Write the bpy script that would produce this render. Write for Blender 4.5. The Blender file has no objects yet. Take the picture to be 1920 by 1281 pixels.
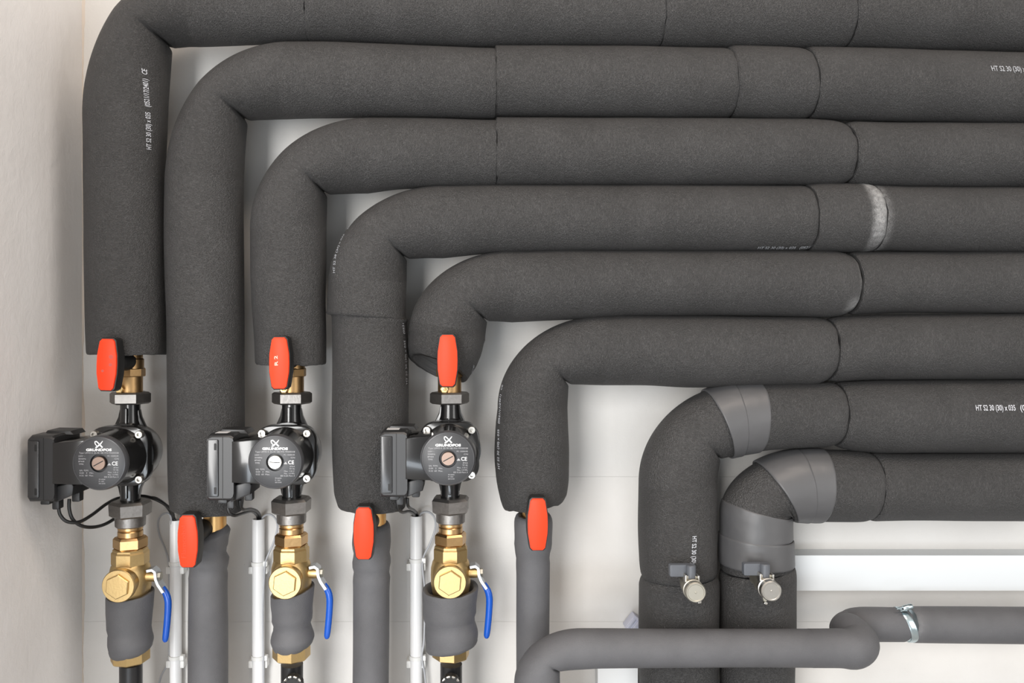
import bpy, math, random
from mathutils import Vector, Matrix

# ------------------------------------------------------------------ camera, world, lights, exposure
S = 0.00072            # metres per unit; 1 unit = 1 photo pixel at the plane of the pipe axes
DIST = 1500.0          # camera distance from that plane, same unit
VX, VY = 886.0, 620.0  # where the camera axis meets that plane
W, H = 1920.0, 1281.0
scene = bpy.context.scene
COL = scene.collection

cam_data = bpy.data.cameras.new('camera')
cam = bpy.data.objects.new('camera', cam_data)
COL.objects.link(cam)
cam.location = (0.0, -DIST * S, 0.0)
cam.rotation_euler = (math.pi / 2, 0, 0)
cam_data.sensor_fit = 'HORIZONTAL'
cam_data.sensor_width = 36.0
cam_data.lens = 36.0 * DIST / W
cam_data.shift_x = (W / 2 - VX) / W
cam_data.shift_y = -(H / 2 - VY) / W
cam_data.clip_start = 0.02
scene.camera = cam

scene.view_settings.view_transform = 'Standard'
scene.view_settings.look = 'None'
scene.view_settings.gamma = 1.0
scene.view_settings.use_curve_mapping = False
scene.view_settings.exposure = -0.2

world = bpy.data.worlds.new('room_light')
scene.world = world
world.use_nodes = True
world.node_tree.nodes['Background'].inputs[0].default_value = (1.0, 0.985, 0.97, 1)
world.node_tree.nodes['Background'].inputs[1].default_value = 0.58


def area(name, loc, target, size, power, col):
    d = bpy.data.lights.new(name, 'AREA')
    d.shape = 'RECTANGLE'
    d.size, d.size_y = size
    d.energy = power
    d.color = col
    o = bpy.data.objects.new(name, d)
    COL.objects.link(o)
    o.location = loc
    o.rotation_euler = (Vector(target) - Vector(loc)).to_track_quat('-Z', 'Y').to_euler()
    return o


area('window_light', (-0.95, -2.3, 0.15), (-0.1, 0, -0.05), (0.9, 1.5), 80, (1.0, 0.99, 0.975))
area('side_fill_light', (1.75, -1.7, 0.25), (-0.5, 0, 0.0), (0.9, 1.4), 17, (1.0, 0.985, 0.965))  # unseen fill light added at the right to brighten the left wall
area('ceiling_lamp', (0.35, -1.2, 1.75), (0.0, 0.0, 0.1), (1.8, 0.6), 36, (1.0, 0.85, 0.72))
area('doorway_light', (-0.25, -2.5, -1.15), (0.0, 0, -0.4), (1.5, 0.9), 40, (0.84, 0.92, 1.0))

# ------------------------------------------------------------------ helpers
random.seed(4)


def V(x, h, z):
    """scene units (x right, h towards the camera, z up) -> world"""
    return Vector((x * S, -h * S, z * S))


def P(px, py, h=0.0):
    """unit-space point at height h in front of the pipe plane that shows at photo pixel (px, py)"""
    f = DIST / (DIST - h)
    return (px - VX) / f, h, (VY - py) / f


def project(p):
    x, h, z = p
    f = DIST / (DIST - h)
    return VX + x * f, VY - z * f


def lerp(a, b, t):
    return a + (b - a) * t


def smooth(t):
    t = max(0.0, min(1.0, t))
    return t * t * (3 - 2 * t)


def hmean(a, b):
    return 0.0 if a * b <= 0 else 2 * a * b / (a + b)


def herm(keys, x):
    """smooth interpolation of rows (x, a, b, ...) at x"""
    sgn = 1 if keys[-1][0] > keys[0][0] else -1
    ks = keys if sgn == 1 else keys[::-1]
    if x <= ks[0][0]:
        return ks[0][1:]
    if x >= ks[-1][0]:
        return ks[-1][1:]
    for i in range(len(ks) - 1):
        if ks[i][0] <= x <= ks[i + 1][0]:
            break
    x0, x1 = ks[i][0], ks[i + 1][0]
    t = (x - x0) / (x1 - x0)
    out = []
    for c in range(1, len(ks[0])):
        y0, y1 = ks[i][c], ks[i + 1][c]
        d = (y1 - y0) / (x1 - x0)
        m0 = d if i == 0 else hmean(d, (y0 - ks[i - 1][c]) / (x0 - ks[i - 1][0]))
        m1 = d if i == len(ks) - 2 else hmean(d, (ks[i + 2][c] - y1) / (ks[i + 2][0] - x1))
        hh = x1 - x0
        t2, t3 = t * t, t * t * t
        out.append((2 * t3 - 3 * t2 + 1) * y0 + (t3 - 2 * t2 + t) * hh * m0 + (-2 * t3 + 3 * t2) * y1 + (t3 - t2) * hh * m1)
    return tuple(out)


def tag(o, label=None, cat=None, group=None, kind=None):
    if label:
        o['label'] = label
    if cat:
        o['category'] = cat
    if group:
        o['group'] = group
    if kind:
        o['kind'] = kind
    return o


def thing(name, label, cat, loc=(0, 0, 0), group=None):
    o = bpy.data.objects.new(name, None)
    o.empty_display_size = 0.02
    COL.objects.link(o)
    o.location = V(*loc)
    tag(o, label, cat, group)
    return o


def link_mesh(name, verts, faces, mat, parent=None, uvs=None, smooth_shade=False, attr=None, sharp=None):
    """verts in world metres; if the parent sits elsewhere the mesh is made local to it"""
    me = bpy.data.meshes.new(name)
    off = parent_origin(parent)
    me.from_pydata([tuple(Vector(v) - off) for v in verts], [], faces)
    if uvs is not None:
        ul = me.uv_layers.new(name='UVMap')
        flat = []
        for l in me.loops:
            flat.extend(uvs[l.vertex_index])
        ul.data.foreach_set('uv', flat)
    if attr is not None:
        a = me.attributes.new('residue_sheen', 'FLOAT', 'POINT')
        a.data.foreach_set('value', attr)
    if smooth_shade:
        me.polygons.foreach_set('use_smooth', [True] * len(me.polygons))
        if sharp:
            me.set_sharp_from_angle(angle=math.radians(sharp))
    me.materials.append(MAT[mat])
    me.update()
    o = bpy.data.objects.new(name, me)
    COL.objects.link(o)
    if parent is not None:
        o.parent = parent
    return o


def parent_origin(p):
    off = Vector((0, 0, 0))
    while p is not None:
        off = off + p.location
        p = p.parent
    return off


class MB:
    """collects shapes in unit space, frame (x right, h to camera, z up) around an origin"""

    def __init__(self, origin=(0, 0, 0), rot=0.0):
        self.o = origin
        self.v, self.f = [], []
        self.rot = rot      # turn about the h axis, radians

    def pt(self, p):
        x, h, z = p
        if self.rot:
            c, s = math.cos(self.rot), math.sin(self.rot)
            x, z = x * c - z * s, x * s + z * c
        return V(self.o[0] + x, self.o[1] + h, self.o[2] + z)

    def add(self, vs, fs):
        n = len(self.v)
        self.v += [self.pt(p) for p in vs]
        self.f += [tuple(i + n for i in f) for f in fs]
        return self

    def rings(self, rings, cap0=True, cap1=True, close=True):
        """skin a list of equal-length rings"""
        m = len(rings[0])
        vs = [p for r in rings for p in r]
        fs = []
        for i in range(len(rings) - 1):
            for j in range(m if close else m - 1):
                k = (j + 1) % m
                fs.append((i * m + j, i * m + k, (i + 1) * m + k, (i + 1) * m + j))
        if cap0:
            fs.append(tuple(range(m))[::-1])
        if cap1:
            fs.append(tuple(range((len(rings) - 1) * m, len(rings) * m)))
        return self.add(vs, fs)

    def lathe(self, prof, axis='z', c=(0, 0, 0), n=32, ph=0.0, cap0=True, cap1=True, sx=1.0):
        """prof: rows (position along axis, radius)"""
        rs = []
        for a, r in prof:
            ring = []
            for j in range(n):
                t = ph + 2 * math.pi * j / n
                u, w = r * math.cos(t) * sx, r * math.sin(t)
                if axis == 'z':
                    ring.append((c[0] + u, c[1] - w, c[2] + a))
                elif axis == 'h':
                    ring.append((c[0] + u, c[1] + a, c[2] + w))
                else:
                    ring.append((c[0] + a, c[1] + u, c[2] + w))
            rs.append(ring)
        return self.rings(rs, cap0, cap1)

    def box(self, x0, x1, h0, h1, z0, z1, bev=0.0):
        """bevelled box, bevel on the outline seen from the front and on the front edge"""
        b = bev

        def outline(d, hh):
            X0, X1, Z0, Z1 = x0 + d, x1 - d, z0 + d, z1 - d
            if b <= 0:
                return [(X0, hh, Z0), (X1, hh, Z0), (X1, hh, Z1), (X0, hh, Z1)]
            return [(X0 + b, hh, Z0), (X1 - b, hh, Z0), (X1 - b * .3, hh, Z0 + b * .3), (X1, hh, Z0 + b), (X1, hh, Z1 - b), (X1 - b * .3, hh, Z1 - b * .3), (X1 - b, hh, Z1),
                    (X0 + b, hh, Z1), (X0 + b * .3, hh, Z1 - b * .3), (X0, hh, Z1 - b), (X0, hh, Z0 + b), (X0 + b * .3, hh, Z0 + b * .3)]
        if b <= 0:
            return self.rings([outline(0, h0), outline(0, h1)])
        q = b * .5
        return self.rings([outline(q, h0), outline(0, h0 + q), outline(0, h1 - q), outline(q * .3, h1 - q * .3), outline(q, h1)])

    def extrude(self, outline, h0, h1, bev=0.0):
        """outline: list of (x, z); front edge rounded by bev towards the centroid"""
        cx = sum(p[0] for p in outline) / len(outline)
        cz = sum(p[1] for p in outline) / len(outline)

        def ring(d, hh):
            out = []
            for x, z in outline:
                l = math.hypot(x - cx, z - cz) or 1
                out.append((x - (x - cx) / l * d, hh, z - (z - cz) / l * d))
            return out
        if bev <= 0:
            return self.rings([ring(0, h0), ring(0, h1)])
        return self.rings([ring(0, h0), ring(0, h1 - bev), ring(bev * .3, h1 - bev * .3), ring(bev, h1)])

    def strip(self, pts, width, h0, h1):
        """flat stroke along (x, z) points, extruded in h"""
        L, R = [], []
        for i, p in enumerate(pts):
            a = pts[max(i - 1, 0)]
            b = pts[min(i + 1, len(pts) - 1)]
            dx, dz = b[0] - a[0], b[1] - a[1]
            l = math.hypot(dx, dz) or 1
            w = width[i] if isinstance(width, (list, tuple)) else width
            L.append((p[0] - dz / l * w / 2, p[1] + dx / l * w / 2))
            R.append((p[0] + dz / l * w / 2, p[1] - dx / l * w / 2))
        rs = [[(l[0], h0, l[1]), (l[0], h1, l[1]), (r[0], h1, r[1]), (r[0], h0, r[1])] for l, r in zip(L, R)]
        return self.rings(rs)

    def build(self, name, mat, parent=None, sm=None):
        return link_mesh(name, self.v, self.f, mat, parent, smooth_shade=sm is not None, sharp=sm)


def catmull(pts, step):
    out = []
    n = len(pts)
    for i in range(n - 1):
        p0, p1, p2, p3 = (pts[max(i - 1, 0)], pts[i], pts[i + 1], pts[min(i + 2, n - 1)])
        d = math.dist(p1[:3], p2[:3])
        k = max(2, int(d / step))
        for q in range(k):
            t = q / k
            out.append(tuple(0.5 * (2 * b + (c - a) * t + (2 * a - 5 * b + 4 * c - d_) * t * t + (3 * b - a - 3 * c + d_) * t ** 3)
                             for a, b, c, d_ in zip(p0, p1, p2, p3)))
    out.append(pts[-1])
    return out


def path_tube(name, pts, mat, parent=None, n=16, step=6, radius=None, caps=True):
    """round tube through unit-space points (x, h, z[, r])"""
    if radius is not None:
        pts = [(p[0], p[1], p[2], radius) for p in pts]
    c = catmull(pts, step)
    m = len(c)
    up = None
    verts, uvs, faces = [], [], []
    u = 0.0
    for i, p in enumerate(c):
        a, b = Vector(c[max(i - 1, 0)][:3]), Vector(c[min(i + 1, m - 1)][:3])
        t = (b - a).normalized()
        if up is None:
            up = Vector((0, -1, 0)) if abs(t.y) < 0.8 else Vector((0, 0, -1))
        up = (up - t * up.dot(t)).normalized()
        sd = t.cross(up)
        if i:
            u += (Vector(p[:3]) - Vector(c[i - 1][:3])).length * S
        for j in range(n + 1):
            th = 2 * math.pi * j / n
            q = Vector(p[:3]) + (up * math.cos(th) + sd * math.sin(th)) * p[3]
            verts.append(V(*q))
            uvs.append((u, th * p[3] * S))
    for i in range(m - 1):
        for j in range(n):
            a = i * (n + 1) + j
            faces.append((a, a + 1, a + n + 2, a + n + 1))
    if caps:
        faces.append(tuple(range(n))[::-1])
        faces.append(tuple((m - 1) * (n + 1) + j for j in range(n)))
    return link_mesh(name, verts, faces, mat, parent, uvs=uvs, smooth_shade=True, sharp=60)


# ------------------------------------------------------------------ materials
MAT = {}


def material(name, col, rough=0.5, metal=0.0, spec=0.5, coat=0.0):
    m = bpy.data.materials.new(name)
    m.use_nodes = True
    nt = m.node_tree
    b = nt.nodes['Principled BSDF']
    b.inputs['Base Color'].default_value = (*col, 1)
    b.inputs['Roughness'].default_value = rough
    b.inputs['Metallic'].default_value = metal
    b.inputs['Specular IOR Level'].default_value = spec
    b.inputs['Coat Weight'].default_value = coat
    b.inputs['Coat Roughness'].default_value = 0.08
    MAT[name] = m
    return m, nt, b


def N(nt, typ, **kw):
    n = nt.nodes.new(typ)
    for k, v in kw.items():
        if k.startswith('i_'):
            key = k[2:].replace('_', ' ')
            n.inputs[key].default_value = v
        else:
            setattr(n, k, v)
    return n


def math_node(nt, op, a, b=None):
    n = nt.nodes.new('ShaderNodeMath')
    n.operation = op
    for i, q in enumerate((a, b)):
        if q is None:
            continue
        if isinstance(q, (int, float)):
            n.inputs[i].default_value = q
        else:
            nt.links.new(q, n.inputs[i])
    return n.outputs[0]


def foam_material(name, dark, light, bump, su, sv):
    m, nt, b = material(name, dark, 0.58, 0, 0.40)
    L = nt.links
    uv = N(nt, 'ShaderNodeUVMap', uv_map='UVMap')
    mp = N(nt, 'ShaderNodeMapping')
    mp.inputs['Scale'].default_value = (su, sv, 1)
    L.new(uv.outputs[0], mp.inputs[0])
    n1 = N(nt, 'ShaderNodeTexNoise', i_Scale=1.0, i_Detail=3.0, i_Roughness=0.6, i_Distortion=0.6)
    L.new(mp.outputs[0], n1.inputs['Vector'])
    vo = N(nt, 'ShaderNodeTexVoronoi', feature='DISTANCE_TO_EDGE', i_Scale=1.15)
    L.new(mp.outputs[0], vo.inputs['Vector'])
    ve = math_node(nt, 'MINIMUM', math_node(nt, 'MULTIPLY', vo.outputs['Distance'], 3.0), 1.0)
    hgt = math_node(nt, 'ADD', n1.outputs[0], math_node(nt, 'MULTIPLY', ve, 0.45))
    bp = N(nt, 'ShaderNodeBump', i_Strength=bump, i_Distance=0.0020)
    L.new(hgt, bp.inputs['Height'])
    L.new(bp.outputs[0], b.inputs['Normal'])
    tc = N(nt, 'ShaderNodeTexCoord')
    n2 = N(nt, 'ShaderNodeTexNoise', i_Scale=16.0, i_Detail=4.0, i_Roughness=0.6)
    L.new(tc.outputs['Object'], n2.inputs['Vector'])
    mx = N(nt, 'ShaderNodeMix', data_type='RGBA')
    mx.inputs[6].default_value = (*dark, 1)
    mx.inputs[7].default_value = (*light, 1)
    rp = N(nt, 'ShaderNodeMapRange')
    rp.inputs[1].default_value, rp.inputs[2].default_value = 0.3, 0.7
    L.new(n2.outputs[0], rp.inputs[0])
    L.new(rp.outputs[0], mx.inputs[0])
    # dried glue, wear and a painted-in sheen on some sleeve ends
    at = N(nt, 'ShaderNodeAttribute', attribute_name='residue_sheen')
    n3 = N(nt, 'ShaderNodeTexNoise', i_Scale=150.0, i_Detail=4.0)
    L.new(tc.outputs['Object'], n3.inputs['Vector'])
    fac = math_node(nt, 'MULTIPLY', at.outputs['Fac'], math_node(nt, 'MULTIPLY', n3.outputs[0], 1.5))
    fac = math_node(nt, 'MINIMUM', fac, 0.9)
    m2 = N(nt, 'ShaderNodeMix', data_type='RGBA')
    L.new(fac, m2.inputs[0])
    L.new(mx.outputs[2], m2.inputs[6])
    m2.inputs[7].default_value = (0.42, 0.42, 0.42, 1)
    L.new(m2.outputs[2], b.inputs['Base Color'])
    return m


foam_material('foam', (0.050, 0.049, 0.049), (0.062, 0.0607, 0.0607), 1.0, 860, 300)
foam_material('foam_smooth', (0.080, 0.080, 0.085), (0.105, 0.105, 0.111), 0.25, 700, 700)
material('foam_inside', (0.012, 0.012, 0.012), 0.9, 0, 0.2)
m, nt, b = material('tape', (0.074, 0.074, 0.077), 0.45, 0, 0.5)
n1 = N(nt, 'ShaderNodeTexNoise', i_Scale=26.0, i_Detail=2.0)
tc = N(nt, 'ShaderNodeTexCoord')
nt.links.new(tc.outputs['Object'], n1.inputs['Vector'])
bp = N(nt, 'ShaderNodeBump', i_Strength=0.5, i_Distance=0.004)
nt.links.new(n1.outputs[0], bp.inputs['Height'])
nt.links.new(bp.outputs[0], b.inputs['Normal'])
material('print', (0.46, 0.47, 0.50), 0.7)
material('print_faint', (0.30, 0.31, 0.33), 0.7)
material('cast_black', (0.0065, 0.0065, 0.0068), 0.22, 0, 0.5, 0.4)
material('plastic_black', (0.016, 0.016, 0.017), 0.42, 0, 0.5)
material('cover_black', (0.022, 0.022, 0.023), 0.25, 0, 0.6)
material('slot_black', (0.003, 0.003, 0.003), 0.6)
material('face_grey', (0.036, 0.037, 0.040), 0.45, 0, 0.5)
material('ring_grey', (0.055, 0.056, 0.060), 0.3, 0, 0.5)
material('white_print', (0.75, 0.75, 0.75), 0.6)
material('grey_print', (0.34, 0.34, 0.35), 0.6)
material('label_paper', (0.6, 0.6, 0.6), 0.6)
material('chrome', (0.58, 0.56, 0.52), 0.33, 1.0)
material('dull_nickel', (0.46, 0.44, 0.38), 0.48, 1.0)
material('copper_nickel', (0.26, 0.19, 0.155), 0.42, 1.0)


def noisy_metal(name, c1, c2, rough, scale, bump=0.15):
    m, nt, b = material(name, c1, rough, 1.0)
    tc = N(nt, 'ShaderNodeTexCoord')
    n = N(nt, 'ShaderNodeTexNoise', i_Scale=scale, i_Detail=4.0, i_Roughness=0.6)
    nt.links.new(tc.outputs['Object'], n.inputs['Vector'])
    mx = N(nt, 'ShaderNodeMix', data_type='RGBA')
    mx.inputs[6].default_value = (*c1, 1)
    mx.inputs[7].default_value = (*c2, 1)
    nt.links.new(n.outputs[0], mx.inputs[0])
    nt.links.new(mx.outputs[2], b.inputs['Base Color'])
    bp = N(nt, 'ShaderNodeBump', i_Strength=bump, i_Distance=0.001)
    nt.links.new(n.outputs[0], bp.inputs['Height'])
    nt.links.new(bp.outputs[0], b.inputs['Normal'])


noisy_metal('brass', (0.53, 0.375, 0.17), (0.61, 0.44, 0.21), 0.42, 400)
noisy_metal('brass_turned', (0.50, 0.31, 0.14), (0.62, 0.41, 0.20), 0.33, 200)
noisy_metal('bronze', (0.36, 0.22, 0.10), (0.50, 0.32, 0.15), 0.42, 150)
noisy_metal('brass_pipe', (0.66, 0.40, 0.16), (0.72, 0.46, 0.20), 0.38, 60)
noisy_metal('iron_nut', (0.20, 0.19, 0.18), (0.30, 0.285, 0.27), 0.45, 220, 0.3)
noisy_metal('zinc', (0.46, 0.48, 0.50), (0.58, 0.60, 0.62), 0.42, 90)
noisy_metal('zinc_blue', (0.40, 0.53, 0.58), (0.65, 0.72, 0.74), 0.30, 120)
material('red_plastic', (0.80, 0.046, 0.012), 0.5, 0, 0.22)
material('red_mark', (0.42, 0.05, 0.03), 0.6)
material('pale_mark', (0.90, 0.45, 0.36), 0.6)
material('handle_black', (0.014, 0.014, 0.014), 0.5)
material('blue_vinyl', (0.005, 0.075, 0.42), 0.25, 0, 0.5, 0.3)
material('cable_black', (0.013, 0.013, 0.013), 0.4)
material('wire_grey', (0.40, 0.41, 0.43), 0.45)
material('pvc_white', (0.88, 0.885, 0.89), 0.32, 0, 0.5)
material('duct_white', (0.70, 0.72, 0.73), 0.4, 0, 0.5)
material('tie_white', (0.82, 0.82, 0.80), 0.4)
material('plug_grey', (0.50, 0.51, 0.60), 0.5)
material('valve_grey', (0.085, 0.092, 0.105), 0.45)
material('pipe_black', (0.012, 0.012, 0.013), 0.35)
material('rubber_black', (0.010, 0.010, 0.010), 0.6)


def wall_material(name, c1, c2, bump, streak):
    m, nt, b = material(name, c1, 0.55, 0, 0.35)
    L = nt.links
    tc = N(nt, 'ShaderNodeTexCoord')
    n1 = N(nt, 'ShaderNodeTexNoise', i_Scale=5.0, i_Detail=5.0, i_Roughness=0.6)
    L.new(tc.outputs['Object'], n1.inputs['Vector'])
    mx = N(nt, 'ShaderNodeMix', data_type='RGBA')
    mx.inputs[6].default_value = (*c1, 1)
    mx.inputs[7].default_value = (*c2, 1)
    rp = N(nt, 'ShaderNodeMapRange')
    rp.inputs[1].default_value, rp.inputs[2].default_value = 0.35, 0.7
    L.new(n1.outputs[0], rp.inputs[0])
    L.new(rp.outputs[0], mx.inputs[0])
    # specks and grime
    vo = N(nt, 'ShaderNodeTexVoronoi', i_Scale=13.0, i_Randomness=1.0)
    L.new(tc.outputs['Object'], vo.inputs['Vector'])
    sp = math_node(nt, 'LESS_THAN', vo.outputs['Distance'], 0.035)
    n4 = N(nt, 'ShaderNodeTexNoise', i_Scale=3.0)
    L.new(tc.outputs['Object'], n4.inputs['Vector'])
    sp = math_node(nt, 'MULTIPLY', sp, math_node(nt, 'GREATER_THAN', n4.outputs[0], 0.55))
    m2 = N(nt, 'ShaderNodeMix', data_type='RGBA')
    L.new(math_node(nt, 'MULTIPLY', sp, 0.35), m2.inputs[0])
    L.new(mx.outputs[2], m2.inputs[6])
    m2.inputs[7].default_value = (0.25, 0.23, 0.21, 1)
    L.new(m2.outputs[2], b.inputs['Base Color'])
    mp = N(nt, 'ShaderNodeMapping')
    mp.inputs['Scale'].default_value = streak
    L.new(tc.outputs['Object'], mp.inputs[0])
    n2 = N(nt, 'ShaderNodeTexNoise', i_Scale=60.0, i_Detail=5.0, i_Roughness=0.65, i_Distortion=0.4)
    L.new(mp.outputs[0], n2.inputs['Vector'])
    n3 = N(nt, 'ShaderNodeTexNoise', i_Scale=9.0, i_Detail=2.0)
    L.new(tc.outputs['Object'], n3.inputs['Vector'])
    bp = N(nt, 'ShaderNodeBump', i_Strength=bump, i_Distance=0.004)
    L.new(math_node(nt, 'ADD', math_node(nt, 'MULTIPLY', n2.outputs[0], 0.5), n3.outputs[0]), bp.inputs['Height'])
    L.new(bp.outputs[0], b.inputs['Normal'])


wall_material('wall_board', (0.60, 0.585, 0.56), (0.66, 0.645, 0.625), 0.25, (1, 1, 1))
wall_material('wall_plaster', (0.75, 0.73, 0.715), (0.81, 0.795, 0.785), 0.5, (1, 1, 0.7))
material('caulk', (0.60, 0.53, 0.46), 0.7)
material('floor_screed', (0.42, 0.41, 0.40), 0.7)

# ------------------------------------------------------------------ setting
WALL = -120.0                                   # back wall, behind the pipe axes
CORNER = (155 - VX) * (DIST - WALL) / DIST      # x of the left wall


def struct(name, mb, mat, label, parent=None, sm=None):
    o = mb.build(name, mat, parent, sm)
    if parent is None:
        tag(o, label, kind='structure')
    return o


def wall_y(py):
    return P(0, py, WALL)[2]


back = struct('wall_back', MB().box(CORNER - 30, 2600, WALL - 90, WALL - 8, -1500, 2400), 'wall_board', 'white painted board wall behind the pipes')
zj = [-1500, wall_y(1166), wall_y(894), wall_y(-330), 2400]
for z0, z1 in zip(zj[:-1], zj[1:]):
    MB().box(CORNER - 20, 2600, WALL - 12, WALL, z0 + 0.12, z1 - 0.12, bev=0.35).build('board', 'wall_board', back)
left = struct('wall_left', MB().box(CORNER - 120, CORNER, WALL - 80, 800, -1500, 2400), 'wall_plaster', 'rough white plastered side wall at the left')
# uneven caulk bead down the corner
rs = []
random.seed(11)
z = -1490.0
while z < 2390:
    w = 4.0 + 2.2 * math.sin(z * 0.021) + random.uniform(-1, 1.2)
    d = 3.5 + random.uniform(-1, 1)
    rs.append([(CORNER - 1, WALL - 1, z), (CORNER + w, WALL - 1, z), (CORNER + w * .45, WALL + d * .45, z), (CORNER - 1, WALL + d, z)])
    z += 14
mbc = MB().rings(rs)
struct('trim_1', mbc, 'caulk', 'uneven caulk bead in the wall corner', sm=50)
struct('floor', MB().box(CORNER - 60, 2600, WALL - 60, 4200, -1580, -1500), 'floor_screed', 'grey screed floor below the pipes')

# ------------------------------------------------------------------ foam tubes
M = 56


def ray(px, py):
    return Vector((px - VX, -DIST, VY - py)).normalized()


def station(O, I, h, b=None):
    """round section whose outline shows between photo points O and I, centre at height h"""
    uo, ui = ray(*O), ray(*I)
    bis = (uo + ui).normalized()
    delta = 0.5 * uo.angle(ui)
    t = (DIST - h) / -bis.y
    C = Vector((0, DIST, 0)) + bis * t
    r = t * math.sin(delta)
    e = ui - uo
    e.y = 0
    e.normalize()
    return [C, e, r, b if b else r]


class Run:
    """a pipe run: a vertical leg read upwards, a bend, a horizontal leg read to the right"""

    def __init__(self, vert, corner, horiz, h=0.0, k=0.56, grow=0.0):
        self.grow = grow
        self.v, self.c, self.hz, self.h, self.k = vert, corner, horiz, h, k
        self.Lv = vert[0][0] - vert[-1][0] if vert else 0.0
        self.Lb = 0.0
        if corner:
            self.Lb = 0.8 * (abs(vert[-1][0] - horiz[0][1]) + abs(horiz[0][0] - vert[-1][1]))
        self.Lh = horiz[-1][0] - horiz[0][0] if horiz else 0.0

    def wy(self, y):
        return self.v[0][0] - y

    def wb(self, t):
        return self.Lv + t * self.Lb

    def wx(self, x):
        return self.Lv + self.Lb + x - self.hz[0][0]

    def at(self, w):
        hh = self.h
        if w <= self.Lv and self.v:
            y = self.v[0][0] - w
            xl, xr = herm(self.v, y)
            return station((xl, y), (xr, y), hh)
        if w < self.Lv + self.Lb:
            t = (w - self.Lv) / self.Lb
            y0, xl, xr = self.v[-1]
            x1, yt, yb = self.hz[0]
            g = self.grow
            yt, yb = yt - g * t, yb + g * t
            k = self.k
            p = [(xl, y0), (xl, y0 - k * (y0 - yt)), (x1 - k * (x1 - xl), yt), (x1, yt)]
            c = [(1 - t) ** 3, 3 * t * (1 - t) ** 2, 3 * t * t * (1 - t), t ** 3]
            O = (sum(a * q[0] for a, q in zip(c, p)), sum(a * q[1] for a, q in zip(c, p)))
            if t < 0.5:
                q = 1 - (1 - 2 * t) ** 1.15
                I = (lerp(xr, self.c[0], q), lerp(y0, self.c[1], q))
            else:
                q = (2 * t - 1) ** 1.15
                I = (lerp(self.c[0], x1, q), lerp(self.c[1], yb, q))
            r0 = station((xl, y0), (xr, y0), hh)[2]
            r1 = station((x1, yt), (x1, yb), hh)[2]
            return station(O, I, hh, lerp(r0, r1, smooth(t)))
        x = self.hz[0][0] + w - self.Lv - self.Lb
        yt, yb = herm(self.hz, x)
        g = self.grow
        return station((x, yt - g), (x, yb + g), hh)

    def samples(self, w0, w1, step=9.0):
        ws = [w0, w1]
        for e in (1.5, 4, 8, 14, 22, 32):
            ws += [w0 + e, w1 - e]
        n = max(2, int((w1 - w0) / step))
        ws += [lerp(w0, w1, i / n) for i in range(1, n)]
        if self.Lb:
            for i in range(0, 41):
                ws.append(self.wb(i / 40))
            for d in (0.004, 0.012):
                ws += [self.wb(0.5 - d), self.wb(0.5 + d)]
        ws = sorted(w for w in ws if w0 <= w <= w1)
        out = [ws[0]]
        for w in ws[1:]:
            if w - out[-1] > 0.9:
                out.append(w)
        out[-1] = w1
        return out


class Grid:
    pass


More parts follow.
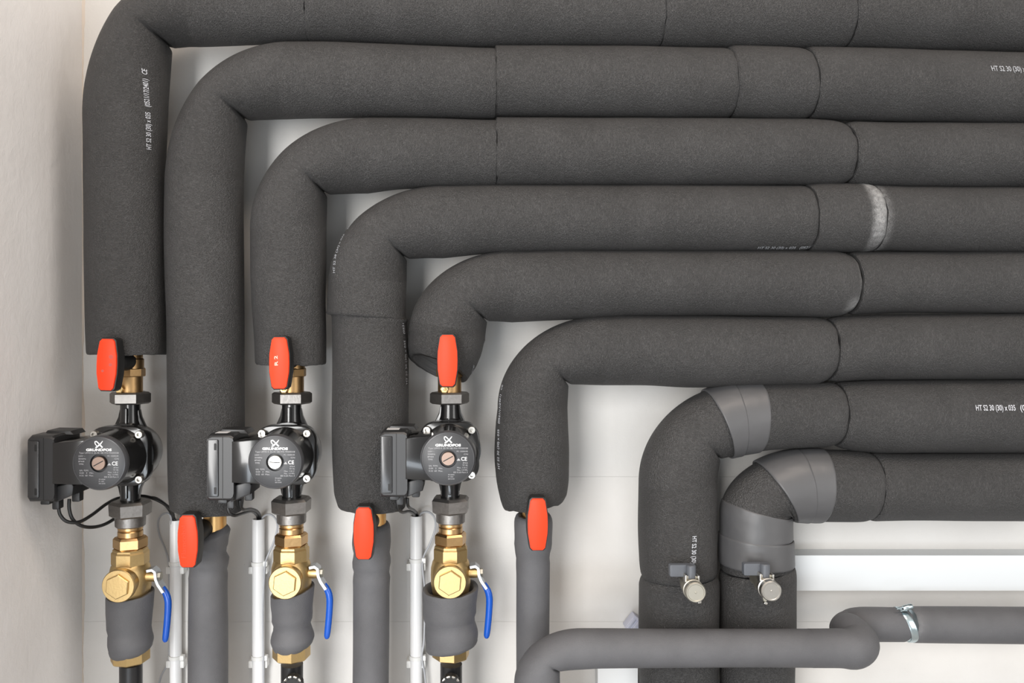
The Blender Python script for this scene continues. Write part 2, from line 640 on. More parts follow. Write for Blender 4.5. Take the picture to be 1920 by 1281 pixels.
def sleeve(run, w0, w1, parent, mat='foam', name='foam_sleeve', swell=0.0, round0=(9, 3.0), round1=(9, 3.0), tilt0=(0, 0), tilt1=(0, 0),
           fade=60.0, wob=0.006, jag=1.0, residue_sheen=None, hole=0.72, seed=0, wrinkles=(), ell=1.0, crease=9.0, bore=26):
    rnd = random.Random(seed * 77 + int(w0))
    ph = [rnd.uniform(0, 6.28) for _ in range(8)]
    ws = run.samples(w0, w1)
    grid, verts, uvs, att = [], [], [], []
    u = 0.0
    prev = None
    sts = [run.at(w) for w in ws]
    for i, (w, st) in enumerate(zip(ws, sts)):
        C, e, r, b = st
        a = sts[max(i - 1, 0)][0]
        c = sts[min(i + 1, len(sts) - 1)][0]
        tan = (c - a).normalized()
        d0, d1 = w - w0, w1 - w
        k = swell
        for (ln, am), d in ((round0, d0), (round1, d1)):
            if d < ln:
                q = 1 - d / ln
                k -= am * (1 - math.sqrt(max(0.0, 1 - q * q)))
        if prev is not None:
            u += (C - prev).length * S
        prev = C
        cre = 0.0
        if run.Lb:
            cre = crease * math.exp(-(((w - run.Lv) / run.Lb - 0.5) / 0.028) ** 2)
        row = []
        for j in range(M + 1):
            phi = -math.pi / 2 + 2 * math.pi * j / M
            cs, sn = math.cos(phi), math.sin(phi)
            lump = wob * (math.sin(w * 0.017 + ph[0] + 1.3 * sn) * 0.6 + math.sin(w * 0.041 + ph[1] + 2 * cs) * 0.4 + math.sin(2 * phi + ph[2] + w * 0.01) * 0.5)
            wr = -cre * max(0.0, cs) ** 1.2
            for (wy, amp, wid, sl) in wrinkles:
                dd = (w - wy - sl * cs) / wid
                wr += amp * math.exp(-dd * dd)
            p = C + e * ((r * (1 + lump) + k + wr) * cs) + Vector((0, 1, 0)) * ((b * ell * (1 + lump) + k + wr) * sn)
            sh = 0.0
            f0, f1 = max(0, 1 - d0 / fade), max(0, 1 - d1 / fade)
            sh += f0 * (tilt0[0] * cs + tilt0[1] * sn) + f1 * (tilt1[0] * cs + tilt1[1] * sn)
            if jag:
                jn = jag * (math.sin(5 * phi + ph[3]) + 0.7 * math.sin(9 * phi + ph[4]) + 0.5 * math.sin(17 * phi + ph[5]))
                sh += jn * (max(0, 1 - d0 / 12) + max(0, 1 - d1 / 12)) * 0.6
            p = p + tan * sh
            row.append(p)
            verts.append(V(*p))
            uvs.append((u, j / M * 2 * math.pi * r * S))
            att.append(residue_sheen(w, phi) if residue_sheen else 0.0)
        grid.append(row)
    faces = []
    n = len(ws)
    for i in range(n - 1):
        for j in range(M):
            a = i * (M + 1) + j
            faces.append((a, a + 1, a + M + 2, a + M + 1))
    # end faces: an annulus then a plug set back inside
    for row, st, sgn in ((grid[0], sts[0], 1), (grid[-1], sts[-1], -1)):
        base = len(verts)
        C = sum((p for p in row[:-1]), Vector((0, 0, 0))) / M
        tan = (sts[1][0] - sts[0][0]).normalized() if sgn == 1 else (sts[-1][0] - sts[-2][0]).normalized()
        for p in row[:-1]:
            verts.append(V(*p)); uvs.append((0, 0)); att.append(0.0)
        for p in row[:-1]:
            verts.append(V(*(C + (p - C) * hole))); uvs.append((0.01, 0)); att.append(0.0)
        for p in row[:-1]:
            verts.append(V(*(C + (p - C) * hole * .97 + tan * sgn * bore))); uvs.append((0.02, 0)); att.append(0.0)
        for q in (0, 1):
            for j in range(M):
                k2 = (j + 1) % M
                f = (base + q * M + j, base + q * M + k2, base + (q + 1) * M + k2, base + (q + 1) * M + j)
                faces.append(f if sgn == -1 else f[::-1])
        f = tuple(base + 2 * M + j for j in range(M))
        faces.append(f if sgn == -1 else f[::-1])
    o = link_mesh(name, verts, faces, mat, parent, uvs=uvs, smooth_shade=True, attr=att)
    g = Grid()
    g.g, g.obj = grid, o
    return g


def text_shape(body, bold=0.0, spacing=1.0):
    cu = bpy.data.curves.new('txt', 'FONT')
    cu.body = body
    cu.size = 1.0
    cu.offset = bold
    cu.space_character = spacing
    cu.resolution_u = 3
    ob = bpy.data.objects.new('txt', cu)
    COL.objects.link(ob)
    dg = bpy.context.evaluated_depsgraph_get()
    me = bpy.data.meshes.new_from_object(ob.evaluated_get(dg))
    vs = [(v.co.x, v.co.y) for v in me.vertices]
    fs = [tuple(p.vertices) for p in me.polygons]
    bpy.data.objects.remove(ob)
    bpy.data.curves.remove(cu)
    bpy.data.meshes.remove(me)
    x0, x1 = min(v[0] for v in vs), max(v[0] for v in vs)
    return [((v[0] - x0) / (x1 - x0), v[1] / 0.70) for v in vs], fs


def grid_point(g, i, j):
    G = g.g
    i = max(0.0, min(len(G) - 1.001, i))
    j = max(0.0, min(M - 0.001, j))
    a, b = int(i), int(j)
    s, t = i - a, j - b
    return (G[a][b] * (1 - s) + G[a + 1][b] * s) * (1 - t) + (G[a][b + 1] * (1 - s) + G[a + 1][b + 1] * s) * t


def locate(g, px, py):
    best = None
    G = g.g
    for i in range(len(G)):
        for j in range(M // 4 - 1, 3 * M // 4 + 2):
            q = project(G[i][j])
            d = (q[0] - px) ** 2 + (q[1] - py) ** 2
            if best is None or d < best[0]:
                best = (d, i, j)
    _, bi, bj = best
    st = 1.0
    for _ in range(5):
        c = None
        for di in (-1, -.5, 0, .5, 1):
            for dj in (-1, -.5, 0, .5, 1):
                q = project(grid_point(g, bi + di * st, bj + dj * st))
                d = (q[0] - px) ** 2 + (q[1] - py) ** 2
                if c is None or d < c[0]:
                    c = (d, bi + di * st, bj + dj * st)
        _, bi, bj = c
        st *= 0.5
    return bi, bj


def marking(g, body, p0, p1, height, parent, mat='print', flip=False):
    """lettering printed on the skin of a sleeve, baseline from photo point p0 to p1"""
    vs, fs = text_shape(body, 0.012)
    a, b = locate(g, *p0), locate(g, *p1)
    # angular height
    mid = (0.5 * (a[0] + b[0]), 0.5 * (a[1] + b[1]))
    d = (grid_point(g, mid[0], mid[1] + 1) - grid_point(g, mid[0], mid[1] - 1)).length / 2
    dj = height / d * (-1 if flip else 1)
    # even spacing along the baseline in arc length
    K = 60
    acc = [0.0]
    pts = [grid_point(g, lerp(a[0], b[0], i / K), lerp(a[1], b[1], i / K)) for i in range(K + 1)]
    for i in range(K):
        acc.append(acc[-1] + (pts[i + 1] - pts[i]).length)
    out = []
    for x, y in vs:
        s = x * acc[-1]
        q = 0
        while q < K - 1 and acc[q + 1] < s:
            q += 1
        t = (q + (s - acc[q]) / max(1e-6, acc[q + 1] - acc[q])) / K
        i, j = lerp(a[0], b[0], t), lerp(a[1], b[1], t) + y * dj
        p = grid_point(g, i, j)
        du = grid_point(g, i + .5, j) - grid_point(g, i - .5, j)
        dv = grid_point(g, i, j + .5) - grid_point(g, i, j - .5)
        nn = du.cross(dv).normalized()
        axis_c = 0.5 * (grid_point(g, i, M * .25) + grid_point(g, i, M * .75))
        if nn.dot(p - axis_c) < 0:
            nn = -nn
        out.append(V(*(p + nn * 0.9)))
    return link_mesh('printed_marking', out, fs, mat, parent)


GP = 'thick insulated pipes stacked on the wall'
SPEC = 'HT S2 30 (30) x 035    (0521/17/2401)   CE'


def pipe_thing(label, loc):
    return thing('insulated_pipe', label, 'pipe', loc, GP)


# --- first pipe, along the side wall
r1 = Run([(664, 161, 314), (600, 159, 313), (480, 157, 312), (340, 155, 312), (215, 154, 316)], (321, 88),
         [(375, -60, 86), (600, -60, 80), (920, -58, 90), (1232, -56, 90), (1420, -54, 93), (1600, -52, 93), (1700, -50, 96), (1920, -48, 99), (2050, -48, 100)], grow=2.5)
t = pipe_thing('topmost thick foam-insulated pipe, bending down beside the left plaster wall', P(236, 664))
g = sleeve(r1, 0, r1.wx(585), t, round0=(6, 2), round1=(4, 1.5), seed=1)
marking(g, SPEC, (283, 281), (275, 131), 10, t)
sleeve(r1, r1.wx(585), r1.wx(1232), t, round0=(4, 1), round1=(5, 2), seed=2)
sleeve(r1, r1.wx(1232), r1.wx(1577), t, round0=(5, 0), round1=(20, 9), seed=3, swell=1.5)
sleeve(r1, r1.wx(1577), r1.wx(2050), t, round0=(6, 3), seed=4)

# --- second pipe
r2 = Run([(955, 318, 455), (925, 315, 458), (800, 313, 459), (600, 311, 459), (440, 307, 457), (345, 308, 457)], (463, 225),
         [(540, 80, 222), (600, 80, 220), (700, 84, 219), (800, 88, 220), (928, 92, 222), (930, 87, 218), (1140, 88, 220), (1364, 92, 221), (1368, 88, 221), (1460, 90, 224),
          (1510, 93, 223), (1514, 90, 223), (1650, 93, 227), (1780, 97, 230), (1920, 101, 232), (2050, 103, 234)], grow=2.5)
t = pipe_thing('second thick insulated pipe from the top, dropping behind the left-hand red lever', P(386, 970))
sleeve(r2, 0, r2.wx(929), t, round0=(4, 1.5), round1=(4, 2), seed=5)
g = sleeve(r2, r2.wx(929), r2.wx(1366), t, round0=(3, 0), round1=(14, 6), seed=6, jag=1.6)
marking(g, 'CE   (0521/17/2401)  HT', (1175, 222), (1290, 222), 7, t, 'print_faint')
sleeve(r2, r2.wx(1366), r2.wx(1512), t, round0=(14, 6), round1=(22, 9), seed=7, swell=1.0)
g = sleeve(r2, r2.wx(1512), r2.wx(2050), t, round0=(10, 4), seed=8)
marking(g, 'HT S2 30 (30) x 035', (1860, 133), (1940, 135), 10, t, 'print_faint')

# --- third pipe
r3 = Run([(683, 478, 612), (640, 476, 612), (560, 471, 611), (480, 469, 612), (430, 469, 612)], (613, 365),
         [(690, 223, 361), (760, 223, 352), (929, 227, 349), (931, 222, 348), (1200, 223, 348), (1500, 225, 347), (1580, 229, 348), (1700, 232, 350), (1920, 233, 351), (2050, 233, 352)], grow=2.5)
t = pipe_thing('third thick insulated pipe from the top, ending above the middle-left pump', P(545, 683))
sleeve(r3, 0, r3.wx(930), t, round0=(6, 2), round1=(4, 2), seed=9, jag=1.5)
sleeve(r3, r3.wx(930), r3.wx(1585), t, round0=(3, 0), round1=(36, 14), seed=10, jag=2.0)
sleeve(r3, r3.wx(1585), r3.wx(2050), t, round0=(20, 7), seed=11)

# --- fourth pipe
r4 = Run([(951, 634, 760), (920, 626, 765), (820, 622, 766), (700, 623, 766), (597, 622, 763), (591, 613, 761), (575, 613, 761), (530, 616, 762)], (763, 486),
         [(830, 350, 482), (930, 349, 473), (1200, 349, 470), (1500, 350, 470), (1545, 347, 469), (1600, 348, 470), (1660, 350, 469), (1700, 352, 470), (1920, 353, 472), (2050, 353, 472)], grow=2.5)
t = pipe_thing('fourth thick insulated pipe from the top, with a pale glue ring at the right', P(697, 966))
g = sleeve(r4, 0, r4.wy(594), t, round0=(4, 1.5), round1=(5, 2), seed=12, tilt1=(-8, -1))
marking(g, 'HT S2 30 (30) x 035    (0521', (763, 720), (757, 606), 7, t, 'print_faint')
g = sleeve(r4, r4.wy(594), r4.wx(1512), t, round0=(10, 2), round1=(16, 7), seed=13, tilt0=(-8, -1), jag=0.8)
marking(g, SPEC, (629, 512), (705, 376), 8, t, 'print_faint')
marking(g, 'HT S2 30 (30) x 035   (0521/1', (1420, 466), (1528, 467), 8, t, 'print_faint')
w_end = r4.wx(1634)


def glue(w, phi):
    f = smooth((w - (w_end - 34)) / 14) * (0.35 + 0.65 * smooth((math.sin(phi) + math.cos(phi + .5) * -.5) * .9))
    return 0.85 * f * max(0.0, 1.0 - 0.5 * smooth((w - w_end + 8) / 8))


sleeve(r4, r4.wx(1512), w_end, t, round0=(8, 2), round1=(22, 6), seed=14, swell=1.5, residue_sheen=glue)
sleeve(r4, w_end, r4.wx(2050), t, round0=(5, 2), seed=15, residue_sheen=lambda w, phi: 0.25 * smooth(1 - (w - w_end) / 14))

# --- fifth pipe, with the open lower end
r5 = Run([(690, 757, 885), (672, 758, 897), (650, 761, 906), (632, 765, 910)], (913, 602),
         [(960, 473, 602), (1060, 471, 598), (1200, 472, 591), (1400, 472, 590), (1540, 473, 593), (1600, 475, 588), (1700, 475, 584), (1920, 474, 586), (2050, 474, 586)], grow=2.5)
t = pipe_thing('fifth thick insulated pipe from the top, with a short flared open end', P(835, 680))
w_end5 = r5.wx(1594)


def sheen_scuff(w, phi):  # worn sleeve end, its sheen painted in as pale colour
    a = smooth((w - (w_end5 - 36)) / 26) * math.exp(-((phi - 0.75) / 0.28) ** 2) * 0.75
    return a + 0.28 * smooth((w - (w_end5 - 10)) / 8)


g = sleeve(r5, 0, w_end5, t, round0=(4, 1), round1=(38, 14), seed=16, tilt0=(-24, 20), fade=90, residue_sheen=sheen_scuff, hole=0.84, bore=120)
marking(g, 'CE', (884, 699), (889, 685), 7, t, 'print_faint')
sleeve(r5, w_end5, r5.wx(2050), t, round0=(8, 4), seed=17)

# --- sixth pipe
r6 = Run([(946, 944, 1056), (928, 937, 1064), (893, 930, 1067), (850, 927, 1067), (800, 929, 1065), (765, 933, 1064)], (1066, 721),
         [(1130, 595, 720), (1200, 594, 720), (1300, 594, 725), (1420, 596, 722), (1520, 597, 719), (1560, 596, 714), (1640, 593, 710), (1920, 590, 709), (2050, 589, 709)], grow=2.5)
t = pipe_thing('sixth thick insulated pipe from the top, ending above the right-hand red lever', P(1000, 962))
g = sleeve(r6, 0, r6.wx(1552), t, round0=(4, 1.2), round1=(36, 13), seed=18, tilt0=(7, 0), jag=1.5)
marking(g, SPEC, (938, 880), (944, 722), 7, t)
sleeve(r6, r6.wx(1552), r6.wx(2050), t, round0=(18, 6), seed=19)

# --- seventh pipe
r7 = Run([(2110, 1200, 1346), (1281, 1199, 1347), (1180, 1197, 1349), (1096, 1197, 1350), (1076, 1200, 1346), (1050, 1198, 1345), (980, 1196, 1344), (905, 1197, 1345)], (1350, 861),
         [(1400, 721, 848), (1440, 720, 842), (1500, 719, 838), (1560, 718, 836), (1600, 717, 843), (1660, 715, 847), (1920, 714, 847), (2050, 714, 847)], grow=2.5)
t = pipe_thing('seventh thick insulated pipe from the top, taped at its bend, chrome tap in front', P(1272, 1281))
sleeve(r7, 0, r7.wy(1078), t, round0=(6, 2), round1=(14, 5), seed=20)
g = sleeve(r7, r7.wy(1078), r7.wx(1568), t, round0=(14, 5), round1=(24, 11), seed=21)
marking(g, 'HT S2 30 (30) x 035', (1298, 1006), (1295, 1080), 8, t, flip=True)
g = sleeve(r7, r7.wx(1568), r7.wx(2050), t, round0=(14, 5), seed=22)
marking(g, 'HT S2 30 (30) x 035', (1830, 770), (1904, 770), 10, t)
marking(g, '(0521/1', (1913, 770), (1950, 770), 10, t)
for a, b, sw in ((r7.wb(0.90), r7.wx(1422), 3.0), (r7.wb(0.74), r7.wb(0.91), 4.6)):
    sleeve(r7, a, b, t, 'tape', 'tape_band', crease=9.0, swell=sw, round0=(2.5, 1.6), round1=(2.5, 1.6), jag=0.4, hole=0.97, wob=0.006, seed=21)

# --- eighth pipe
r8 = Run([(2110, 1350, 1490), (1281, 1349, 1491), (1180, 1347, 1494), (1090, 1347, 1494), (1066, 1349, 1492), (1056, 1350, 1488), (1030, 1349, 1487), (985, 1350, 1486), (962, 1350, 1486)], (1488, 976),
         [(1525, 844, 977), (1600, 846, 978), (1640, 849, 976), (1700, 850, 975), (1920, 849, 976), (2050, 849, 976)], grow=1.5)
t = pipe_thing('lowest thick insulated pipe, wrapped in grey tape around its elbow', P(1420, 1281))
sleeve(r8, 0, r8.wy(1064), t, round0=(6, 2), round1=(12, 4), seed=23, tilt1=(3, -3))
sleeve(r8, r8.wy(1064), r8.wx(1632), t, round0=(8, 3), round1=(22, 8), seed=24)
sleeve(r8, r8.wx(1632), r8.wx(2050), t, round0=(8, 5), seed=25)
for a, b, sw in ((r8.wb(0.70), r8.wx(1538), 3.0), (r8.wb(0.57), r8.wb(0.88), 4.6)):
    sleeve(r8, a, b, t, 'tape', 'tape_band', crease=9.0, swell=sw, round0=(2.5, 1.6), round1=(2.5, 1.6), jag=0.4, hole=0.97, seed=24)
for a, b, sw in ((r8.wy(1008), r8.wb(0.10), 1.6), (r8.wy(1056), r8.wy(1005), 3.2)):
    sleeve(r8, a, b, t, 'tape', 'tape_band', crease=9.0, swell=sw, round0=(2.5, 1.6), round1=(2.5, 1.6), tilt0=(-4, 0), tilt1=(-9, 0), jag=0.4, hole=0.97, seed=24)

# --- narrow pipes below the red levers
GN = 'narrow insulated pipes below the red levers'


def narrow(label, rows, wr, seed, tilt, brass):
    run = Run([(y, a, b) for y, a, b in rows], None, None)
    t = thing('narrow_pipe', label, 'pipe', P((rows[0][1] + rows[0][2]) / 2, 1281), GN)
    sleeve(run, 0, run.Lv, t, 'foam_smooth', round0=(4, 1), round1=(12, 5), seed=seed, tilt1=tilt, fade=70, wrinkles=[(run.wy(y), a, w, s) for y, a, w, s in wr], hole=0.8)
    bx, br, y0, y1 = brass
    x, _, z0 = P(bx, y1)
    _, _, z1 = P(bx, y0)
    MB((x, 0, 0)).lathe([(z0 - 14, br), (z1 + 40, br)], n=28).build('metal_pipe', 'brass_pipe', t, 40)
    return t


narrow('narrow insulated pipe with crumpled top beside the left-hand red lever',
       [(2110, 352, 428), (1281, 352, 428), (1180, 352, 428), (1100, 353, 427), (1060, 352, 428), (1036, 355, 427), (1006, 357, 429), (994, 362, 426)],
       [(1066, -3.2, 6, 4), (1048, 3.2, 9, -4), (1026, -4.5, 6, -10), (1008, 3.4, 9, 8)], 31, (11, -4), (403, 21, 968, 1010))
narrow('narrow insulated pipe below the middle red lever, left of the right-hand pump',
       [(2110, 660, 728), (1281, 661, 729), (1180, 662, 730), (1110, 662, 730), (1070, 661, 732), (1050, 663, 731), (1020, 660, 733), (994, 662, 732), (982, 667, 729)],
       [(1072, -3.0, 6, 3), (1052, 2.2, 9, 2), (1035, -1.5, 8, 0)], 32, (4, -4), (704, 20, 968, 990))
narrow('narrow insulated pipe with open top below the right-hand red lever',
       [(2110, 968, 1028), (1281, 968, 1029), (1180, 968, 1030), (1080, 968, 1031), (1040, 966, 1032), (1010, 965, 1035), (980, 964, 1036), (965, 966, 1034)],
       [(1045, -1.5, 8, 2), (1022, 1.2, 8, -2)], 33, (0, -4), (1000, 21, 955, 975))

# --- slim pipe crossing in front
HF = 112.0
rf = Run([(2080, 948, 1052), (1340, 957, 1053), (1300, 961, 1051), (1282, 964, 1050)], (1049, 1258),
         [(1090, 1178, 1256), (1130, 1178, 1254), (1250, 1179, 1253), (1400, 1179, 1252), (1540, 1179, 1253), (1580, 1180, 1255)], h=HF)
t = thing('slim_pipe', 'slim insulated pipe crossing in front of the two taped pipes near the bottom', 'pipe', P(1006, 1281, HF))
sleeve(rf, 0, rf.wx(1526), t, 'foam_smooth', seed=41, round0=(4, 1), round1=(3, .0), wob=0.0, jag=0)
# turned end running back to the wall side
C_f, _, r_f, _ = rf.at(rf.wx(1520))
cxf, czf = C_f.x, C_f.z
x2, _, z2 = P(1618, 1217, HF)
xb, _, zb = P(1602, 1172, 0)
path_tube('foam_elbow', [(cxf, HF, czf, r_f), (cxf + 8, HF, czf, r_f), (lerp(cxf, x2, .55), HF, czf, r_f + .4), (x2 - 16, HF - 3, z2 - 1, r_f + 1.5), (x2 + 4, HF - 24, z2 + 2, r_f + 1.5), (x2 + 4, HF - 58, z2 + 8, r_f), (xb - 14, 24, zb - 8, r_f - 2),
                         (xb - 18, -8, zb, r_f - 4)], 'foam_smooth', t, n=40, step=4)
rb = Run(None, None, [(1563, 1152, 1190), (1570, 1148, 1199), (1590, 1141, 1203), (1620, 1138, 1204), (1700, 1139, 1204), (1712, 1137, 1206), (1800, 1137, 1207), (1920, 1138, 1208), (2050, 1138, 1208)])
rb.v = []
sleeve(rb, rb.wx(1566), rb.wx(1697), t, 'foam_smooth', seed=42, round0=(34, 20), round1=(4, 2))
w_c = rb.wx(1703)
sleeve(rb, w_c, rb.wx(2050), t, 'foam_smooth', seed=43, round0=(12, 6), residue_sheen=lambda w, phi: 0.12 * smooth(1 - (w - w_c) / 26))
k = thing('hose_clamp', 'zinc hose clamp round the slim pipe at the lower right', 'clamp', P(1703, 1172))
sleeve(rb, rb.wx(1690), rb.wx(1703), k, 'zinc_blue', 'band', swell=1.2, round0=(1.5, .6), round1=(1.5, .6), jag=0, hole=0.95, tilt0=(7, 0), tilt1=(7, 0), fade=400, wob=0.0, seed=44)
x, _, z = P(1702, 1141, 20)
MB((x, 0, z), 0.25).lathe([(-9, 4.2), (-8, 5), (8, 5), (9, 4.2)], 'x', c=(0, 20, 2), n=12).build('screw_housing', 'zinc_blue', k, 40)
MB((x, 0, z), 0.3).lathe([(-20, 1.6), (-8, 1.6)], 'x', c=(0, 20, 5), n=8).lathe([(-14, 1.4), (-6, 1.4)], 'x', c=(-2, 24, 1), n=8).build('screw', 'zinc_blue', k, 40)

# ------------------------------------------------------------------ valves with red levers
GR = 'red lever ball valves'


def face_text(body, x, z, wdt, hgt, h, origin, parent, mat, rot=0.0, bold=0.0, name='lettering', align='l'):
    vs, fs = text_shape(body, bold)
    c, s = math.cos(rot), math.sin(rot)
    out = []
    for a, b in vs:
        u, v = a * wdt, b * hgt
        out.append(V(origin[0] + x + u * c - v * s, origin[1] + h, origin[2] + z + u * s + v * c))
    return link_mesh(name, out, fs, mat, parent)


def red_valve(label, ax, hz_px, body, lean=0.0, note=None):
    """ax: photo x of the pipe axis; hz_px: photo (x, y) of the lever face centre"""
    HH = 104.0
    x, _, z = P(hz_px[0], hz_px[1], HH)
    axx = ax - VX
    t = thing('ball_valve', label, 'valve', (axx, 0, z), GR)
    o = (x, 0, z)
    if body:
        zt, zb_ = VY - 640 - z, VY - 736 - z
        oo = (axx, 0, z)
        MB(oo).lathe([(zb_, 22), (zb_ + 30, 22), (zb_ + 31, 24)], n=28).build('valve_body', 'bronze', t, 40)
        MB(oo).lathe([(zb_ + 30, 25.5), (zb_ + 31.5, 26.5), (zb_ + 44, 26.5), (zb_ + 46, 25)], n=8, ph=math.pi / 8).build('hex_collar', 'bronze', t, 25)
        MB(oo).lathe([(zb_ + 45, 24), (zb_ + 62, 24), (zb_ + 64, 22), (zt + 10, 22)], n=28).build('neck', 'bronze', t, 40)
        # drain screw
        MB(oo).lathe([(18, 8), (29, 8), (30, 6.5)], 'h', c=(-9, 0, zb_ + 8), n=6).build('drain_screw', 'brass', t, 25)
        MB(oo).lathe([(30, 3.8), (33, 3.8), (33.4, 1.6), (30, 1.4)], 'h', c=(-9, 0, zb_ + 8), n=14, cap0=False, cap1=False).build('drain_tip', 'brass', t, 40)
        # union nut
        zn = zb_ + 1
        hexn = [(zn - 22, 33), (zn - 19, 37), (zn - 3, 37), (zn, 33)]
        MB(oo).lathe(hexn, n=6, ph=math.radians(8)).build('union_nut', 'iron_nut', t, 20)
    MB(o, lean).lathe([(10, 17), (60, 15), (64, 12), (84, 12)], 'h', c=((axx - x) * 0.55, 0, 2), n=24).build('stem', 'handle_black', t, 40)
    # lever: long tapered octagon
    def outline(w, l, wm):
        return [(-w, -l + 4), (-w + 4, -l), (w - 4, -l), (w, -l + 4), (wm, -l * .36), (wm + .5, 0), (wm, l * .36), (w, l - 4), (w - 4, l), (-w + 4, l), (-w, l - 4), (-wm, l * .36), (-wm - .5, 0), (-wm, -l * .36)][::-1]
    MB(o, lean).extrude(outline(14.5, 47, 18.6), 74, 100, 2.5).build('lever', 'handle_black', t, 35)
    f = MB(o, lean).extrude(outline(12.8, 45, 17.0), 96, HH, 1.8).build('lever_insert', 'red_plastic', t, 35)
    if note == 'R2':
        face_text('R 2', -2, -4, 17, 5.5, HH + .15, o, f, 'pale_mark', rot=math.pi / 2 + .05, bold=0.02)
    elif note == 'dots':
        MB(o, lean).lathe([(HH, 4), (HH + .15, 4)], 'h', c=(8, 0, 14), n=9).lathe([(HH, 3.2), (HH + .15, 3.2)], 'h', c=(7.5, 0, 0), n=8).lathe([(HH, 2.5), (HH + .15, 2.5)], 'h', c=(-6, 0, -11), n=8).build('stain', 'red_mark', f)
    elif note == 'emboss':
        face_text('Flamcobal', -2, -28, 56, 8, HH + .3, o, f, 'red_plastic', rot=math.pi / 2, bold=0.0)
    return t


red_valve('red lever valve with dark smudges above the leftmost pump', 244.5, (199, 684), True, -0.03, 'dots')
red_valve('red lever valve marked R 2 above the second pump', 547.5, (523, 681), True, 0.0, 'R2')
red_valve('red lever valve in front of the flared sleeve above the third pump', 843, (839, 676.5), True, 0.0)
red_valve('red lever valve at the foot of the second thick pipe, low at the left', 390, (351, 1016), False, 0.01, 'emboss')
red_valve('red lever valve between the second and third pumps, below a thick sleeve', 698, (681.5, 1001), False, 0.0)
red_valve('rightmost red lever valve, upright in front of a narrow pipe', 1000, (1008.5, 984), False, 0.0)

# ------------------------------------------------------------------ circulation pumps
GU = 'black circulation pumps'


